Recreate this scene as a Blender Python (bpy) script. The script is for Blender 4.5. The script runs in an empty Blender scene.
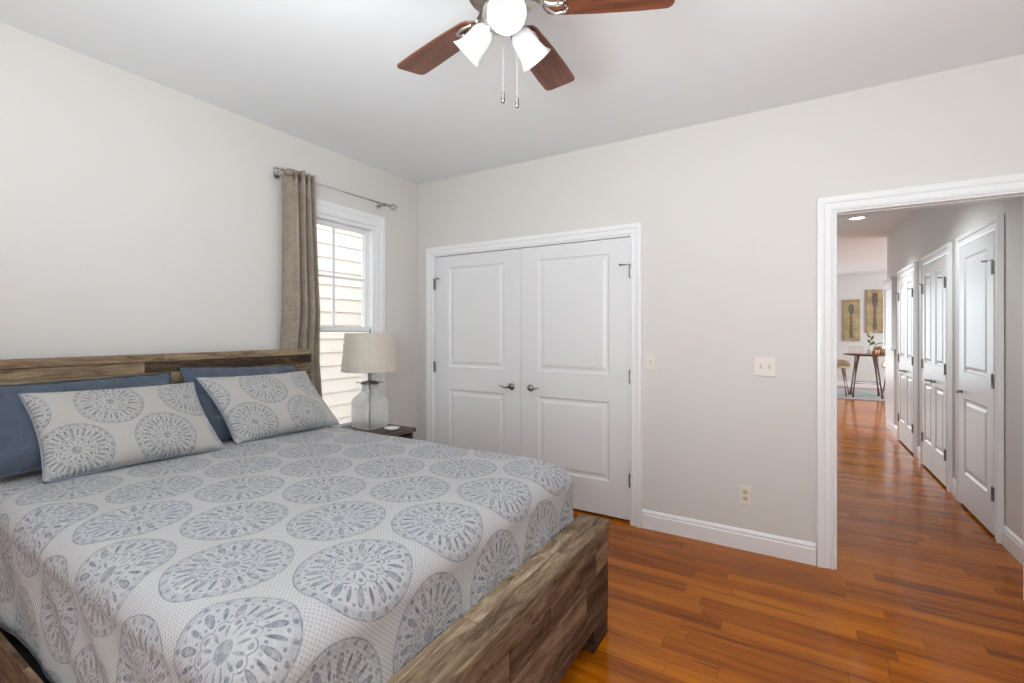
import bpy, bmesh, math, random
from mathutils import Vector, Matrix, noise
random.seed(7)
PI = math.pi
S = bpy.context.scene
C = S.collection

# ------------------------------------------------------------------ camera
YAW = math.atan(281/465)
EYE = 1.377
cam_d = bpy.data.cameras.new('camera'); cam = bpy.data.objects.new('camera', cam_d); C.objects.link(cam)
cam.location = (0, 0, EYE); cam.rotation_euler = (PI/2, 0, YAW)
cam_d.sensor_width = 36; cam_d.lens = 465/1024*36; cam_d.shift_y = -10.5/1024
cam_d.clip_start = 0.05; cam_d.clip_end = 100
S.camera = cam

# ------------------------------------------------------------------ colour management, world, lights
S.view_settings.view_transform = 'Standard'; S.view_settings.look = 'None'
S.view_settings.gamma = 1; S.view_settings.use_curve_mapping = False
S.view_settings.exposure = 0.30
S.cycles.max_bounces = 10; S.cycles.diffuse_bounces = 6; S.cycles.glossy_bounces = 4
S.cycles.transparent_max_bounces = 12; S.cycles.sample_clamp_indirect = 6
S.cycles.caustics_reflective = False; S.cycles.caustics_refractive = False
w = bpy.data.worlds.new('sky'); S.world = w; w.use_nodes = True
w.node_tree.nodes['Background'].inputs[0].default_value = (0.93, 0.96, 1.0, 1)
w.node_tree.nodes['Background'].inputs[1].default_value = 2.3

def spot(name, loc, power, col=(.92, .98, 1.0), cone=105):
    d = bpy.data.lights.new(name, 'SPOT'); d.energy = power; d.color = col; d.spot_size = math.radians(cone); d.spot_blend = .6; d.shadow_soft_size = .07
    o = bpy.data.objects.new(name, d); C.objects.link(o); o.location = loc
    return o
def area(name, loc, rot, sx, sy, power, col=(1, 1, 1), spread=PI):
    d = bpy.data.lights.new(name, 'AREA'); d.shape = 'RECTANGLE'; d.size = sx; d.size_y = sy
    d.energy = power; d.color = col; d.spread = spread
    o = bpy.data.objects.new(name, d); C.objects.link(o); o.location = loc; o.rotation_euler = rot
    return o
def point(name, loc, power, col=(1, 1, 1), r=.05):
    d = bpy.data.lights.new(name, 'POINT'); d.energy = power; d.color = col; d.shadow_soft_size = r
    o = bpy.data.objects.new(name, d); C.objects.link(o); o.location = loc
    return o
# added out-of-view fill lamps: rear wall, right wall, ceiling bounce, far room
area('area_fill_rear', (-0.6, -1.05, 1.45), (PI/2, 0, 0), 2.4, 1.5, 12, (0.93, 0.97, 1.0))
area('area_fill_right', (1.66, 1.2, 1.45), (PI/2, 0, PI/2), 1.8, 1.4, 8, (0.93, 0.97, 1.0))
area('uplight_bounce', (-0.4, -0.1, 1.6), (PI-.45, 0, 0), 0.8, 0.8, 70, (0.93, 0.97, 1.0))  # added lamp aimed up, bounces soft light off the ceiling
area('area_fill_far_room', (-0.9, 14.02, 1.35), (PI/2, 0, PI), 1.8, 2.2, 48, (0.84, 0.94, 1.0))  # added unseen lamp, also reflected in the hall doors
area('area_fill_far_side', (5.4, 11.3, 1.5), (PI/2, 0, PI/2), 3.4, 1.8, 190, (0.84, 0.94, 1.0))

# ------------------------------------------------------------------ object helpers
def obj(name, bm, mat=None, parent=None, smooth=False, bevel=0, angle=None):
    me = bpy.data.meshes.new(name)
    bmesh.ops.recalc_face_normals(bm, faces=bm.faces[:]) if not getattr(bm, '_keep', False) else None
    bm.to_mesh(me); bm.free()
    if mat is not None: me.materials.append(mat)
    if smooth:
        for p in me.polygons: p.use_smooth = True
        if angle:
            me.set_sharp_from_angle(angle=math.radians(angle))
    o = bpy.data.objects.new(name, me); C.objects.link(o)
    if parent is not None: o.parent = parent
    if bevel:
        b = o.modifiers.new('bevel', 'BEVEL'); b.width = bevel; b.segments = 2; b.limit_method = 'ANGLE'
    return o
def empty(name, label, cat, loc=(0, 0, 0), group=None, rz=0):
    o = bpy.data.objects.new(name, None); C.objects.link(o); o.location = loc; o.rotation_euler[2] = rz
    o.empty_display_size = .05
    return tag(o, label, cat, group)
def tag(o, label, cat, group=None, kind=None):
    o['label'] = label; o['category'] = cat
    if group: o['group'] = group
    if kind: o['kind'] = kind
    return o
def struct(name, bm, mat, label=None, **k):
    o = obj(name, bm, mat, **k); o['kind'] = 'structure'
    if label: o['label'] = label
    return o
def BM(): return bmesh.new()
def box(bm, x0, x1, y0, y1, z0, z1):
    r = bmesh.ops.create_cube(bm, size=1)
    for v in r['verts']:
        v.co = Vector(((x0+x1)/2+v.co.x*(x1-x0), (y0+y1)/2+v.co.y*(y1-y0), (z0+z1)/2+v.co.z*(z1-z0)))
    return r['verts']
def frame_from(d):
    d = Vector(d).normalized()
    up = Vector((0, 0, 1)) if abs(d.z) < .95 else Vector((1, 0, 0))
    a = d.cross(up).normalized(); b = a.cross(d).normalized()
    return a, b
def tube(bm, pts, r, n=10, cap=True, closed=False):
    pts = [Vector(p) for p in pts]; rings = []
    m = len(pts)
    for i, p in enumerate(pts):
        if closed: d = pts[(i+1) % m]-pts[i-1]
        else: d = pts[min(i+1, m-1)]-pts[max(i-1, 0)]
        if i == 0 or (i and rings is not None and i == 0): a, b = frame_from(d)
        else:
            dn = d.normalized(); a = (a-dn*a.dot(dn)).normalized(); b = dn.cross(a)
        rr = r[i] if isinstance(r, (list, tuple)) else r
        rings.append([bm.verts.new(p+a*math.cos(2*PI*k/n)*rr+b*math.sin(2*PI*k/n)*rr) for k in range(n)])
    for i in range(m if closed else m-1):
        A = rings[i]; B = rings[(i+1) % m]
        for k in range(n): bm.faces.new((A[k], A[(k+1) % n], B[(k+1) % n], B[k]))
    if cap and not closed:
        bm.faces.new(rings[0][::-1]); bm.faces.new(rings[-1])
def lathe(bm, prof, n=32, loc=(0, 0, 0), axis=(0, 0, 1), cap0=False, cap1=False):
    """prof: list of (r, h) along axis"""
    ax = Vector(axis).normalized(); a, b = frame_from(ax); L = Vector(loc); rings = []
    for r, h in prof:
        if r < 1e-6: rings.append([bm.verts.new(L+ax*h)])
        else: rings.append([bm.verts.new(L+ax*h+(a*math.cos(2*PI*k/n)+b*math.sin(2*PI*k/n))*r) for k in range(n)])
    for A, B in zip(rings, rings[1:]):
        for k in range(n):
            if len(A) == 1 and len(B) == 1: continue
            if len(A) == 1: bm.faces.new((A[0], B[(k+1) % n], B[k]))
            elif len(B) == 1: bm.faces.new((A[k], A[(k+1) % n], B[0]))
            else: bm.faces.new((A[k], A[(k+1) % n], B[(k+1) % n], B[k]))
    if cap0 and len(rings[0]) > 1: bm.faces.new(rings[0][::-1])
    if cap1 and len(rings[-1]) > 1: bm.faces.new(rings[-1])
def prism(bm, poly, z0, z1, M=None):
    """poly of (x,y); extruded z0..z1, transformed by M"""
    M = M or Matrix.Identity(4)
    a = [bm.verts.new(M @ Vector((x, y, z0))) for x, y in poly]
    b = [bm.verts.new(M @ Vector((x, y, z1))) for x, y in poly]
    n = len(poly)
    bm.faces.new(a[::-1]); bm.faces.new(b)
    for i in range(n): bm.faces.new((a[i], a[(i+1) % n], b[(i+1) % n], b[i]))

# ------------------------------------------------------------------ material helpers
class NT:
    def __init__(s, name, col=(.8, .8, .8), rough=.5, metal=0, **k):
        s.m = bpy.data.materials.new(name); s.m.use_nodes = True
        s.t = s.m.node_tree; s.b = s.t.nodes['Principled BSDF']
        s.b.inputs['Base Color'].default_value = (*col, 1)
        s.b.inputs['Roughness'].default_value = rough; s.b.inputs['Metallic'].default_value = metal
        for kk, v in k.items(): s.b.inputs[kk.replace('_', ' ')].default_value = v
    def n(s, typ, **k):
        x = s.t.nodes.new(typ)
        for kk, v in k.items(): setattr(x, kk, v)
        return x
    def put(s, sock, v):
        if hasattr(v, 'is_linked') or isinstance(v, bpy.types.NodeSocket): s.t.links.new(v, sock)
        else: sock.default_value = v
    def math(s, op, a, b=None, c=None, clamp=False):
        x = s.n('ShaderNodeMath', operation=op, use_clamp=clamp)
        s.put(x.inputs[0], a)
        if b is not None: s.put(x.inputs[1], b)
        if c is not None: s.put(x.inputs[2], c)
        return x.outputs[0]
    def smooth(s, v, a, b, lo=0., hi=1.):
        x = s.n('ShaderNodeMapRange', interpolation_type='SMOOTHSTEP')
        s.put(x.inputs[0], v)
        for i, q in enumerate((a, b, lo, hi)): s.put(x.inputs[1+i], q)
        return x.outputs[0]
    def mix(s, f, a, b, blend='MIX'):
        x = s.n('ShaderNodeMix', data_type='RGBA', blend_type=blend)
        s.put(x.inputs[0], f)
        s.put(x.inputs[6], a if not isinstance(a, tuple) else (*a, 1)[:4]); s.put(x.inputs[7], b if not isinstance(b, tuple) else (*b, 1)[:4])
        return x.outputs[2]
    def ramp(s, f, stops, interp='LINEAR'):
        x = s.n('ShaderNodeValToRGB'); x.color_ramp.interpolation = interp
        e = x.color_ramp.elements
        while len(e) < len(stops): e.new(.5)
        for i, (p, c) in enumerate(stops): e[i].position = p; e[i].color = (*c, 1)
        s.put(x.inputs[0], f); return x.outputs[0]
    def noise(s, vec, scale, detail=3, rough=.5, dist=0):
        x = s.n('ShaderNodeTexNoise'); s.put(x.inputs['Vector'], vec)
        x.inputs['Scale'].default_value = scale; x.inputs['Detail'].default_value = detail
        x.inputs['Roughness'].default_value = rough; x.inputs['Distortion'].default_value = dist
        return x.outputs['Fac']
    def mapping(s, vec, scale=(1, 1, 1), loc=(0, 0, 0)):
        x = s.n('ShaderNodeMapping'); s.put(x.inputs[0], vec)
        x.inputs['Scale'].default_value = scale; s.put(x.inputs['Location'], loc); return x.outputs[0]
    def coord(s, which='Object'): return s.n('ShaderNodeTexCoord').outputs[which]
    def xyz(s, v):
        x = s.n('ShaderNodeSeparateXYZ'); s.put(x.inputs[0], v); return x.outputs
    def comb(s, a, b, c=0.):
        x = s.n('ShaderNodeCombineXYZ'); s.put(x.inputs[0], a); s.put(x.inputs[1], b); s.put(x.inputs[2], c); return x.outputs[0]
    def bump(s, h, strength=.3, dist=.002):
        x = s.n('ShaderNodeBump'); s.put(x.inputs['Height'], h)
        x.inputs['Strength'].default_value = strength; x.inputs['Distance'].default_value = dist
        s.t.links.new(x.outputs[0], s.b.inputs['Normal'])
    def col(s, v): s.put(s.b.inputs['Base Color'], v)

def paint(name, col, rough=.6, amt=.015, bump=.08, scale=60):
    t = NT(name, col, rough); c = t.coord()
    f = t.noise(c, 1.3, 3)
    lo = tuple(max(0, x-amt) for x in col); hi = tuple(x+amt for x in col)
    t.col(t.mix(f, lo, hi)); t.bump(t.noise(c, scale*4, 2), bump, .001)
    return t.m
WALL = paint('greige_wall_paint', (.675, .658, .634), .62)
CEIL = paint('ceiling_white_paint', (.80, .83, .845), .8)
TRIM = paint('white_trim_paint', (.82, .83, .84), .32, .006, .03)
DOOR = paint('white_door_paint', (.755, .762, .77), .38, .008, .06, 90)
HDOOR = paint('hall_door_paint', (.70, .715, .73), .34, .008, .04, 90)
NICKEL = NT('brushed_nickel', (.62, .58, .53), .28, 1).m
DARKN = NT('dark_satin_metal', (.27, .26, .255), .28, 1).m
HINGE = NT('hinge_grey_metal', (.30, .30, .30), .4, .9).m
CHROME = NT('polished_chrome', (.75, .75, .76), .12, 1).m
BLACK = NT('dark_void', (.02, .018, .016), .9).m
ALMOND = NT('almond_plastic', (.76, .715, .65), .35).m
ALMOND2 = NT('almond_plastic_switch', (.60, .52, .42), .3).m
HOLE = NT('socket_hole', (.05, .045, .04), .6).m

def floor_mat():
    t = NT('orange_cherry_strip_floor', rough=.16); p = t.coord(); x, y, z = t.xyz(p)
    W = .083
    ry = t.math('DIVIDE', y, W); row = t.math('FLOOR', ry); fy = t.math('FRACT', ry)
    wn = t.n('ShaderNodeTexWhiteNoise', noise_dimensions='1D'); t.put(wn.inputs['W'], row)
    L = t.math('MULTIPLY_ADD', wn.outputs['Value'], .35, .55)
    sx = t.math('DIVIDE', t.math('MULTIPLY_ADD', wn.outputs['Value'], 17.3, x), L)
    ix = t.math('FLOOR', sx); fx = t.math('FRACT', sx)
    w2 = t.n('ShaderNodeTexWhiteNoise', noise_dimensions='2D'); t.put(w2.inputs['Vector'], t.comb(ix, row))
    tone = w2.outputs['Value']
    off = t.math('MULTIPLY', tone, 37.)
    g = t.comb(t.math('MULTIPLY_ADD', x, 1.6, off), t.math('MULTIPLY_ADD', y, 30., off), off)
    grain = t.noise(g, 1.0, 5, .6, .4)
    g2 = t.comb(t.math('MULTIPLY_ADD', x, 6., off), t.math('MULTIPLY', y, 170.), off)
    fine = t.noise(g2, 1.0, 3, .6)
    f = t.math('ADD', t.math('MULTIPLY', tone, .30), t.math('ADD', t.math('MULTIPLY', grain, .58), t.math('MULTIPLY', fine, .16)), clamp=True)
    c = t.ramp(f, [(.22, (.09, .020, .001)), (.40, (.26, .064, .002)), (.57, (.39, .106, .003)), (.80, (.54, .170, .006))])
    # occasional dark mineral streaks
    st = t.noise(t.comb(t.math('MULTIPLY_ADD', x, 1.1, off), t.math('MULTIPLY_ADD', y, 16., off)), 1.3, 3, .5)
    c = t.mix(t.smooth(st, .58, .68, 0., .6), c, (.10, .025, .006))
    gy = t.math('MINIMUM', fy, t.math('SUBTRACT', 1., fy)); gx = t.math('MINIMUM', fx, t.math('SUBTRACT', 1., fx))
    gap = t.math('MAXIMUM', t.smooth(gy, .008, .022, 1., 0.), t.smooth(gx, .0012, .0028, 1., 0.))
    c = t.mix(t.math('MULTIPLY', gap, .6), c, (.07, .02, .006))
    t.col(c)
    t.put(t.b.inputs['Roughness'], t.smooth(t.noise(p, 5., 3), .3, .7, .10, .17))
    t.b.inputs['Specular IOR Level'].default_value = .22; t.b.inputs['Coat Roughness'].default_value = .10
    h = t.math('ADD', t.math('MULTIPLY', gap, -.3), t.math('MULTIPLY', t.noise(p, 9., 2), .25))
    t.bump(h, .12, .0010)
    return t.m
FLOOR = floor_mat()

def reclaimed(name, axis, stops, rough=.72):
    """weathered plank wood; grain runs along the given axis; plank tone in the 'tone' attribute"""
    t = NT(name, rough=rough); p = t.coord(); a = t.n('ShaderNodeAttribute', attribute_name='tone')
    tone = a.outputs['Fac']; off = t.math('MULTIPLY', tone, 61.)
    sc = [34., 34., 34.]; sc[axis] = 4.5
    pv = t.n('ShaderNodeVectorMath', operation='ADD'); t.put(pv.inputs[0], p); t.put(pv.inputs[1], t.comb(off, off, off))
    P = pv.outputs[0]
    g = t.noise(t.mapping(P, tuple(sc)), 1., 6, .65, .9)
    sc2 = [190., 190., 190.]; sc2[axis] = 22.
    fi = t.noise(t.mapping(P, tuple(sc2)), 1., 4, .6)
    sc3 = [7., 7., 7.]; sc3[axis] = 2.5
    bl = t.noise(t.mapping(P, tuple(sc3)), 1., 4, .6)
    f = t.math('ADD', t.math('MULTIPLY', tone, .62), t.math('MULTIPLY', t.math('SUBTRACT', g, .5), 1.5))
    f = t.math('ADD', f, t.math('MULTIPLY', t.math('SUBTRACT', fi, .5), .6))
    f = t.math('ADD', f, t.math('MULTIPLY', t.math('SUBTRACT', bl, .5), .5))
    f = t.math('ADD', f, .16, clamp=True)
    c = t.ramp(f, stops)
    sc4 = [5., 5., 5.]; sc4[axis] = 120.
    saw = t.noise(t.mapping(P, tuple(sc4)), 1., 2, .5)
    f = t.math('ADD', f, t.math('MULTIPLY', t.math('SUBTRACT', saw, .5), t.smooth(bl, .5, .65, 0., .35)), clamp=True)
    c = t.ramp(f, stops)
    # dark cracks along the grain and saw marks across it
    cr = t.smooth(g, .31, .40, .6, 0.)
    c = t.mix(cr, c, (.035, .022, .014))
    vo = t.n('ShaderNodeTexVoronoi'); vs = [9., 9., 9.]; t.put(vo.inputs['Vector'], t.mapping(P, tuple(vs))); vo.inputs['Scale'].default_value = 1.
    c = t.mix(t.smooth(vo.outputs['Distance'], .03, .07, .75, 0.), c, (.03, .02, .015))
    t.col(c); t.bump(t.math('ADD', g, t.math('MULTIPLY', fi, .6)), .7, .004); t.b.inputs['Specular IOR Level'].default_value = .15
    return t.m
WSTOPS = [(.1, (.034, .018, .011)), (.32, (.082, .042, .026)), (.55, (.14, .083, .051)), (.95, (.28, .19, .12))]
WHEAD = [(.1, (.045, .028, .018)), (.35, (.11, .072, .046)), (.6, (.20, .14, .087)), (.95, (.34, .26, .165))]
WTOP = [(.1, (.045, .028, .017)), (.4, (.15, .10, .062)), (.7, (.29, .21, .135)), (.95, (.48, .385, .265))]  # paler than the front: brightness from overhead light put into the colour
WOODH = reclaimed('reclaimed_plank_headboard', 1, WHEAD)
WOODY = reclaimed('reclaimed_plank_front', 1, WSTOPS)
WOODYT = reclaimed('reclaimed_plank_cap', 1, WTOP)
WOODX = reclaimed('reclaimed_plank_rail', 0, WSTOPS)
WOODZ = reclaimed('reclaimed_plank_post', 2, WSTOPS)
NIGHT = reclaimed('dark_nightstand_wood', 0, [(.1, (.03, .026, .023)), (.5, (.07, .06, .053)), (.95, (.13, .11, .10))], .5)

def simple_wood(name, axis, c0, c1, rough=.35):
    t = NT(name, rough=rough); p = t.coord(); sc = [40.]*3; sc[axis] = 3.
    g = t.noise(t.mapping(p, tuple(sc)), 1., 5, .6, .6)
    t.col(t.mix(t.smooth(g, .3, .7), c0, c1)); t.bump(g, .1, .001); return t.m
BLADE = simple_wood('walnut_fan_blade', 0, (.070, .022, .011), (.17, .055, .026), .3)
TABLEW = simple_wood('warm_walnut_wood', 2, (.10, .035, .015), (.22, .09, .04), .35)
CREAM = NT('cream_stool_shell', (.72, .60, .42), .5).m

def fabric(name, c0, c1, scale=420, rough=.9, bump=.4):
    t = NT(name, rough=rough); p = t.coord()
    a = t.noise(t.mapping(p, (scale, scale, scale*.08)), 1., 2); b = t.noise(t.mapping(p, (scale*.1, scale*.1, scale)), 1., 2)
    f = t.math('MULTIPLY_ADD', t.math('ADD', a, b), .5, t.math('MULTIPLY_ADD', t.noise(p, 9., 4), .3, -.15))
    t.col(t.mix(t.smooth(f, .35, .65), c0, c1)); t.bump(f, bump, .0008)
    t.b.inputs['Sheen Weight'].default_value = .25
    return t.m
CURTAIN = fabric('taupe_linen', (.225, .180, .140), (.365, .305, .245), 320)
BLUE = fabric('slate_blue_cotton', (.052, .072, .105), (.078, .102, .145), 500, .85, .2)
PIPING = fabric('grey_blue_binding', (.20, .235, .31), (.27, .31, .39), 500)
SHADE = fabric('beige_linen_shade', (.56, .51, .43), (.66, .61, .52), 520, .85, .2)
RUG = fabric('grey_woven_rug', (.13, .135, .135), (.27, .275, .27), 60)

def quilt_mat(name, tint, ink, ink2, ground, SU=.56, SV=.332, R=.147, npet=11):
    t = NT(name, rough=.88); uv = t.n('ShaderNodeUVMap', uv_map='UVMap').outputs[0]
    u, v, _ = t.xyz(uv)
    def cell(du, dv):
        a = t.math('SUBTRACT', t.math('FLOORED_MODULO', t.math('ADD', u, SU/2+du), SU), SU/2)
        b = t.math('SUBTRACT', t.math('FLOORED_MODULO', t.math('ADD', v, SV/2+dv), SV), SV/2)
        r = t.math('SQRT', t.math('ADD', t.math('MULTIPLY', a, a), t.math('MULTIPLY', b, b)))
        return a, b, r
    a0, b0, r0 = cell(0., 0.); a1, b1, r1 = cell(SU/2, SV/2)
    pick = t.math('LESS_THAN', r1, r0)
    mixf = lambda A, B: t.math('ADD', t.math('MULTIPLY', A, t.math('SUBTRACT', 1., pick)), t.math('MULTIPLY', B, pick))
    r = t.math('MINIMUM', r0, r1); th = t.math('ARCTAN2', mixf(b0, b1), mixf(a0, a1))
    wob = t.noise(uv, 30., 2)
    rj = t.math('ADD', t.math('DIVIDE', r, R), t.math('MULTIPLY', t.math('SUBTRACT', wob, .5), .035))   # 0 centre .. 1 rim
    band = lambda x, lo, hi, s=.018: t.math('MULTIPLY', t.smooth(x, lo-s, lo+s), t.smooth(x, hi-s, hi+s, 1., 0.))
    cosn = lambda n, ph=0.: t.math('COSINE', t.math('MULTIPLY_ADD', th, float(n), ph))
    def petals(n, ph, c, half, wid):
        q = t.math('MULTIPLY', t.math('SUBTRACT', rj, c), 1/half); e = t.math('SUBTRACT', 1., t.math('MULTIPLY', q, q))
        lim = t.math('SUBTRACT', 1., t.math('MULTIPLY', t.math('MAXIMUM', e, 0.), wid))
        d = t.math('SUBTRACT', cosn(n, ph), lim)
        return t.math('MULTIPLY', t.smooth(d, -.05, .10), t.smooth(e, 0., .1)), t.math('MULTIPLY', t.smooth(d, .10, .25), t.smooth(e, .2, .5))
    N2 = npet*2
    f = t.math('MULTIPLY', band(rj, .965, .995, .012), .8)
    rimwash = t.math('MULTIPLY', band(rj, .86, .97), .22)
    dots, _ = petals(N2, 0., .915, .045, .45)
    big, core = petals(npet, 0., .66, .17, .42)
    thin, _ = petals(npet, PI, .66, .155, .16)
    dot2, _ = petals(N2, PI, .81, .030, .35)
    dot3, _ = petals(N2, PI, .56, .03, .4)
    big = t.math('SUBTRACT', big, t.math('MULTIPLY', core, .35))
    nf = 12
    sc = t.math('MULTIPLY_ADD', t.math('ABSOLUTE', cosn(nf/2)), .085, .40)
    scal = band(t.math('SUBTRACT', rj, sc), -.012, .012, .010)
    eye, _ = petals(nf, 0., .385, .045, .9)
    inner, _ = petals(nf, PI, .27, .10, .5)
    disc = t.math('MULTIPLY', t.smooth(rj, .13, .15, 1., 0.), .6)
    for q, k in ((rimwash, 1.), (dots, .8), (big, 1.), (thin, .95), (dot2, .75), (dot3, .7), (scal, .85), (eye, .75), (inner, .7), (disc, 1.)):
        f = t.math('MAXIMUM', f, t.math('MULTIPLY', q, k))
    inside = t.smooth(t.math('DIVIDE', r, R), .985, 1.005, 1., 0.)
    blot = t.smooth(t.noise(uv, 60., 4, .65), .34, .60, .35, 1.)
    f = t.math('MULTIPLY', t.math('MULTIPLY', f, inside), blot)
    D = .0125
    dd = lambda off: (t.math('SUBTRACT', t.math('FLOORED_MODULO', t.math('ADD', u, off), D), D/2), t.math('SUBTRACT', t.math('FLOORED_MODULO', t.math('ADD', v, off), D), D/2))
    rr = []
    for off in (0., D/2):
        x_, y_ = dd(off); rr.append(t.math('ADD', t.math('MULTIPLY', x_, x_), t.math('MULTIPLY', y_, y_)))
    dr = t.math('SQRT', t.math('MINIMUM', *rr))
    dot = t.math('MULTIPLY', t.smooth(dr, .0020, .0036, 1., 0.), t.math('MULTIPLY', t.math('SUBTRACT', 1., inside), .30))
    wash = t.math('MULTIPLY', inside, t.smooth(t.noise(uv, 34., 5, .65), .30, .66, .12, .60))
    c = t.mix(wash, ground, tint)
    c = t.mix(dot, c, ink)
    inkc = t.mix(t.smooth(t.noise(uv, 6., 2), .40, .62), ink, ink2)
    c = t.mix(f, c, inkc)
    t.col(c)
    q = t.math('MULTIPLY', t.math('SINE', t.math('MULTIPLY', u, 2*PI/D)), t.math('SINE', t.math('MULTIPLY', v, 2*PI/D)))
    h = t.math('ADD', t.math('MULTIPLY', q, .35), t.math('ADD', t.noise(uv, 38., 4), t.math('MULTIPLY', t.noise(uv, 300., 2), .2)))
    t.bump(h, .55, .004)
    t.b.inputs['Sheen Weight'].default_value = .1
    return t.m
QUILT = quilt_mat('medallion_quilt_print', (.35, .358, .385), (.115, .12, .14), (.10, .12, .175), (.475, .468, .468), R=.150)
SHAM = quilt_mat('medallion_sham_print', (.40, .41, .415), (.11, .118, .135), (.12, .14, .18), (.50, .482, .458), .42, .315, .122, 14)

def thin_glass(name, tint=(1, 1, 1), gloss=.08, rough=.02, fk=.7):
    t = NT(name); tr = t.n('ShaderNodeBsdfTransparent'); gl = t.n('ShaderNodeBsdfGlossy'); mx = t.n('ShaderNodeMixShader')
    tr.inputs[0].default_value = (*tint, 1); gl.inputs['Roughness'].default_value = rough
    lw = t.n('ShaderNodeLayerWeight'); lw.inputs[0].default_value = .35
    f = t.math('MULTIPLY_ADD', lw.outputs['Fresnel'], fk, gloss, clamp=True)
    t.t.links.new(f, mx.inputs[0]); t.t.links.new(tr.outputs[0], mx.inputs[1]); t.t.links.new(gl.outputs[0], mx.inputs[2])
    t.t.links.new(mx.outputs[0], t.t.nodes['Material Output'].inputs[0]); return t.m
PANE = thin_glass('window_pane_glass', (.99, .99, .99), .01, fk=.15)
def jar_glass():
    t = NT('seeded_jar_glass', (.93, .97, .96), .04, Transmission_Weight=.0)
    tr = t.n('ShaderNodeBsdfTransparent'); tr.inputs[0].default_value = (.97, .985, .985, 1)
    gl = t.n('ShaderNodeBsdfGlossy'); gl.inputs['Roughness'].default_value = .06
    df = t.n('ShaderNodeBsdfTranslucent'); df.inputs[0].default_value = (.95, .97, .96, 1)
    d2 = t.n('ShaderNodeBsdfDiffuse'); d2.inputs[0].default_value = (.96, .97, .96, 1)
    lw = t.n('ShaderNodeLayerWeight'); lw.inputs[0].default_value = .55
    m1 = t.n('ShaderNodeMixShader'); m2 = t.n('ShaderNodeMixShader'); m3 = t.n('ShaderNodeMixShader'); m3.inputs[0].default_value = .4
    t.t.links.new(df.outputs[0], m3.inputs[1]); t.t.links.new(d2.outputs[0], m3.inputs[2])
    c = t.coord()
    f0 = t.math('MULTIPLY_ADD', t.noise(c, 30., 4), .25, .16)
    f0 = t.math('ADD', f0, t.math('MULTIPLY', lw.outputs['Facing'], .55), clamp=True)
    t.t.links.new(f0, m1.inputs[0]); t.t.links.new(tr.outputs[0], m1.inputs[1]); t.t.links.new(m3.outputs[0], m1.inputs[2])
    f = t.math('MULTIPLY_ADD', lw.outputs['Fresnel'], .3, .03, clamp=True)
    t.t.links.new(f, m2.inputs[0]); t.t.links.new(m1.outputs[0], m2.inputs[1]); t.t.links.new(gl.outputs[0], m2.inputs[2])
    t.t.links.new(m2.outputs[0], t.t.nodes['Material Output'].inputs[0]); return t.m
JAR = jar_glass()
def lamp_glass(name, e, col=(1, .97, .93)):
    t = NT(name, (.58, .58, .57), .3); t.b.inputs['Emission Color'].default_value = (*col, 1); t.b.inputs['Emission Strength'].default_value = e
    return t.m
FROST = lamp_glass('frosted_lit_glass', .03)
BULB = lamp_glass('lit_bulb', 1.5)
LEDW = lamp_glass('recessed_led', 5)
ACRYL = thin_glass('clear_acrylic', (.97, .97, .97), .10, .08)

# ------------------------------------------------------------------ room shell
XL, YB, ZC = -3.0, 3.27, 2.744      # left wall, closet wall, ceiling height
XR, YF = 1.7, -1.1                  # right wall, rear wall (both behind the camera's view)
XH = 1.17                           # hall right wall
b = BM(); box(b, XL-.15, 5.6, YF-.15, 14.25, -.1, 0); struct('floor', b, FLOOR)
b = BM(); box(b, XL-.15, 5.6, YF-.15, 14.25, ZC, ZC+.1); struct('ceiling', b, CEIL)
# left wall with window opening
WY0, WY1, WZ0, WZ1 = 2.03, 2.745, .56, 2.25
b = BM()
box(b, XL-.15, XL, YF-.15, WY0, 0, ZC); box(b, XL-.15, XL, WY1, YB+.9, 0, ZC)
box(b, XL-.15, XL, WY0, WY1, 0, WZ0); box(b, XL-.15, XL, WY0, WY1, WZ1, ZC)
struct('wall_left', b, WALL)
# closet wall with closet and entry openings
CX0, CX1, CZ = -2.815, -.985, 2.062
EX0, EX1, EZ = .204, 1.03, 2.070
b = BM(); yb1 = YB+.12
box(b, XL, CX0, YB, yb1, 0, ZC); box(b, CX1, EX0, YB, yb1, 0, ZC); box(b, EX1, XR, YB, yb1, 0, ZC)
box(b, CX0, CX1, YB, yb1, CZ, ZC); box(b, EX0, EX1, YB, yb1, EZ, ZC)
struct('wall_back', b, WALL)
b = BM(); box(b, XR, XR+.12, YF, YB+.12, 0, ZC); struct('wall_right', b, WALL)
b = BM(); box(b, XL, XR+.12, YF-.15, YF, 0, ZC); struct('wall_front', b, WALL)
b = BM(); box(b, XL, 0, YB+.85, YB+.9, 0, ZC); box(b, -.1, 0, YB+.12, 8.3, 0, ZC); struct('wall_hall_left', b, WALL)
b = BM(); box(b, XH, XH+.12, YB+.12, 8.6, 0, ZC); struct('wall_hall_right', b, WALL)
b = BM()
box(b, -3.1, 5.6, 14.1, 14.25, 0, ZC); struct('wall_far_room', b, WALL)
b = BM(); box(b, -3.1, -3.0, 8.2, 14.1, 0, ZC); box(b, -3.0, -.1, 8.2, 8.3, 0, ZC); struct('wall_far_left', b, WALL)
b = BM(); box(b, 5.5, 5.6, 8.5, 14.1, 0, ZC); box(b, XH+.12, 5.5, 8.38, 8.5, 0, ZC); struct('wall_far_right', b, WALL)

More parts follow.
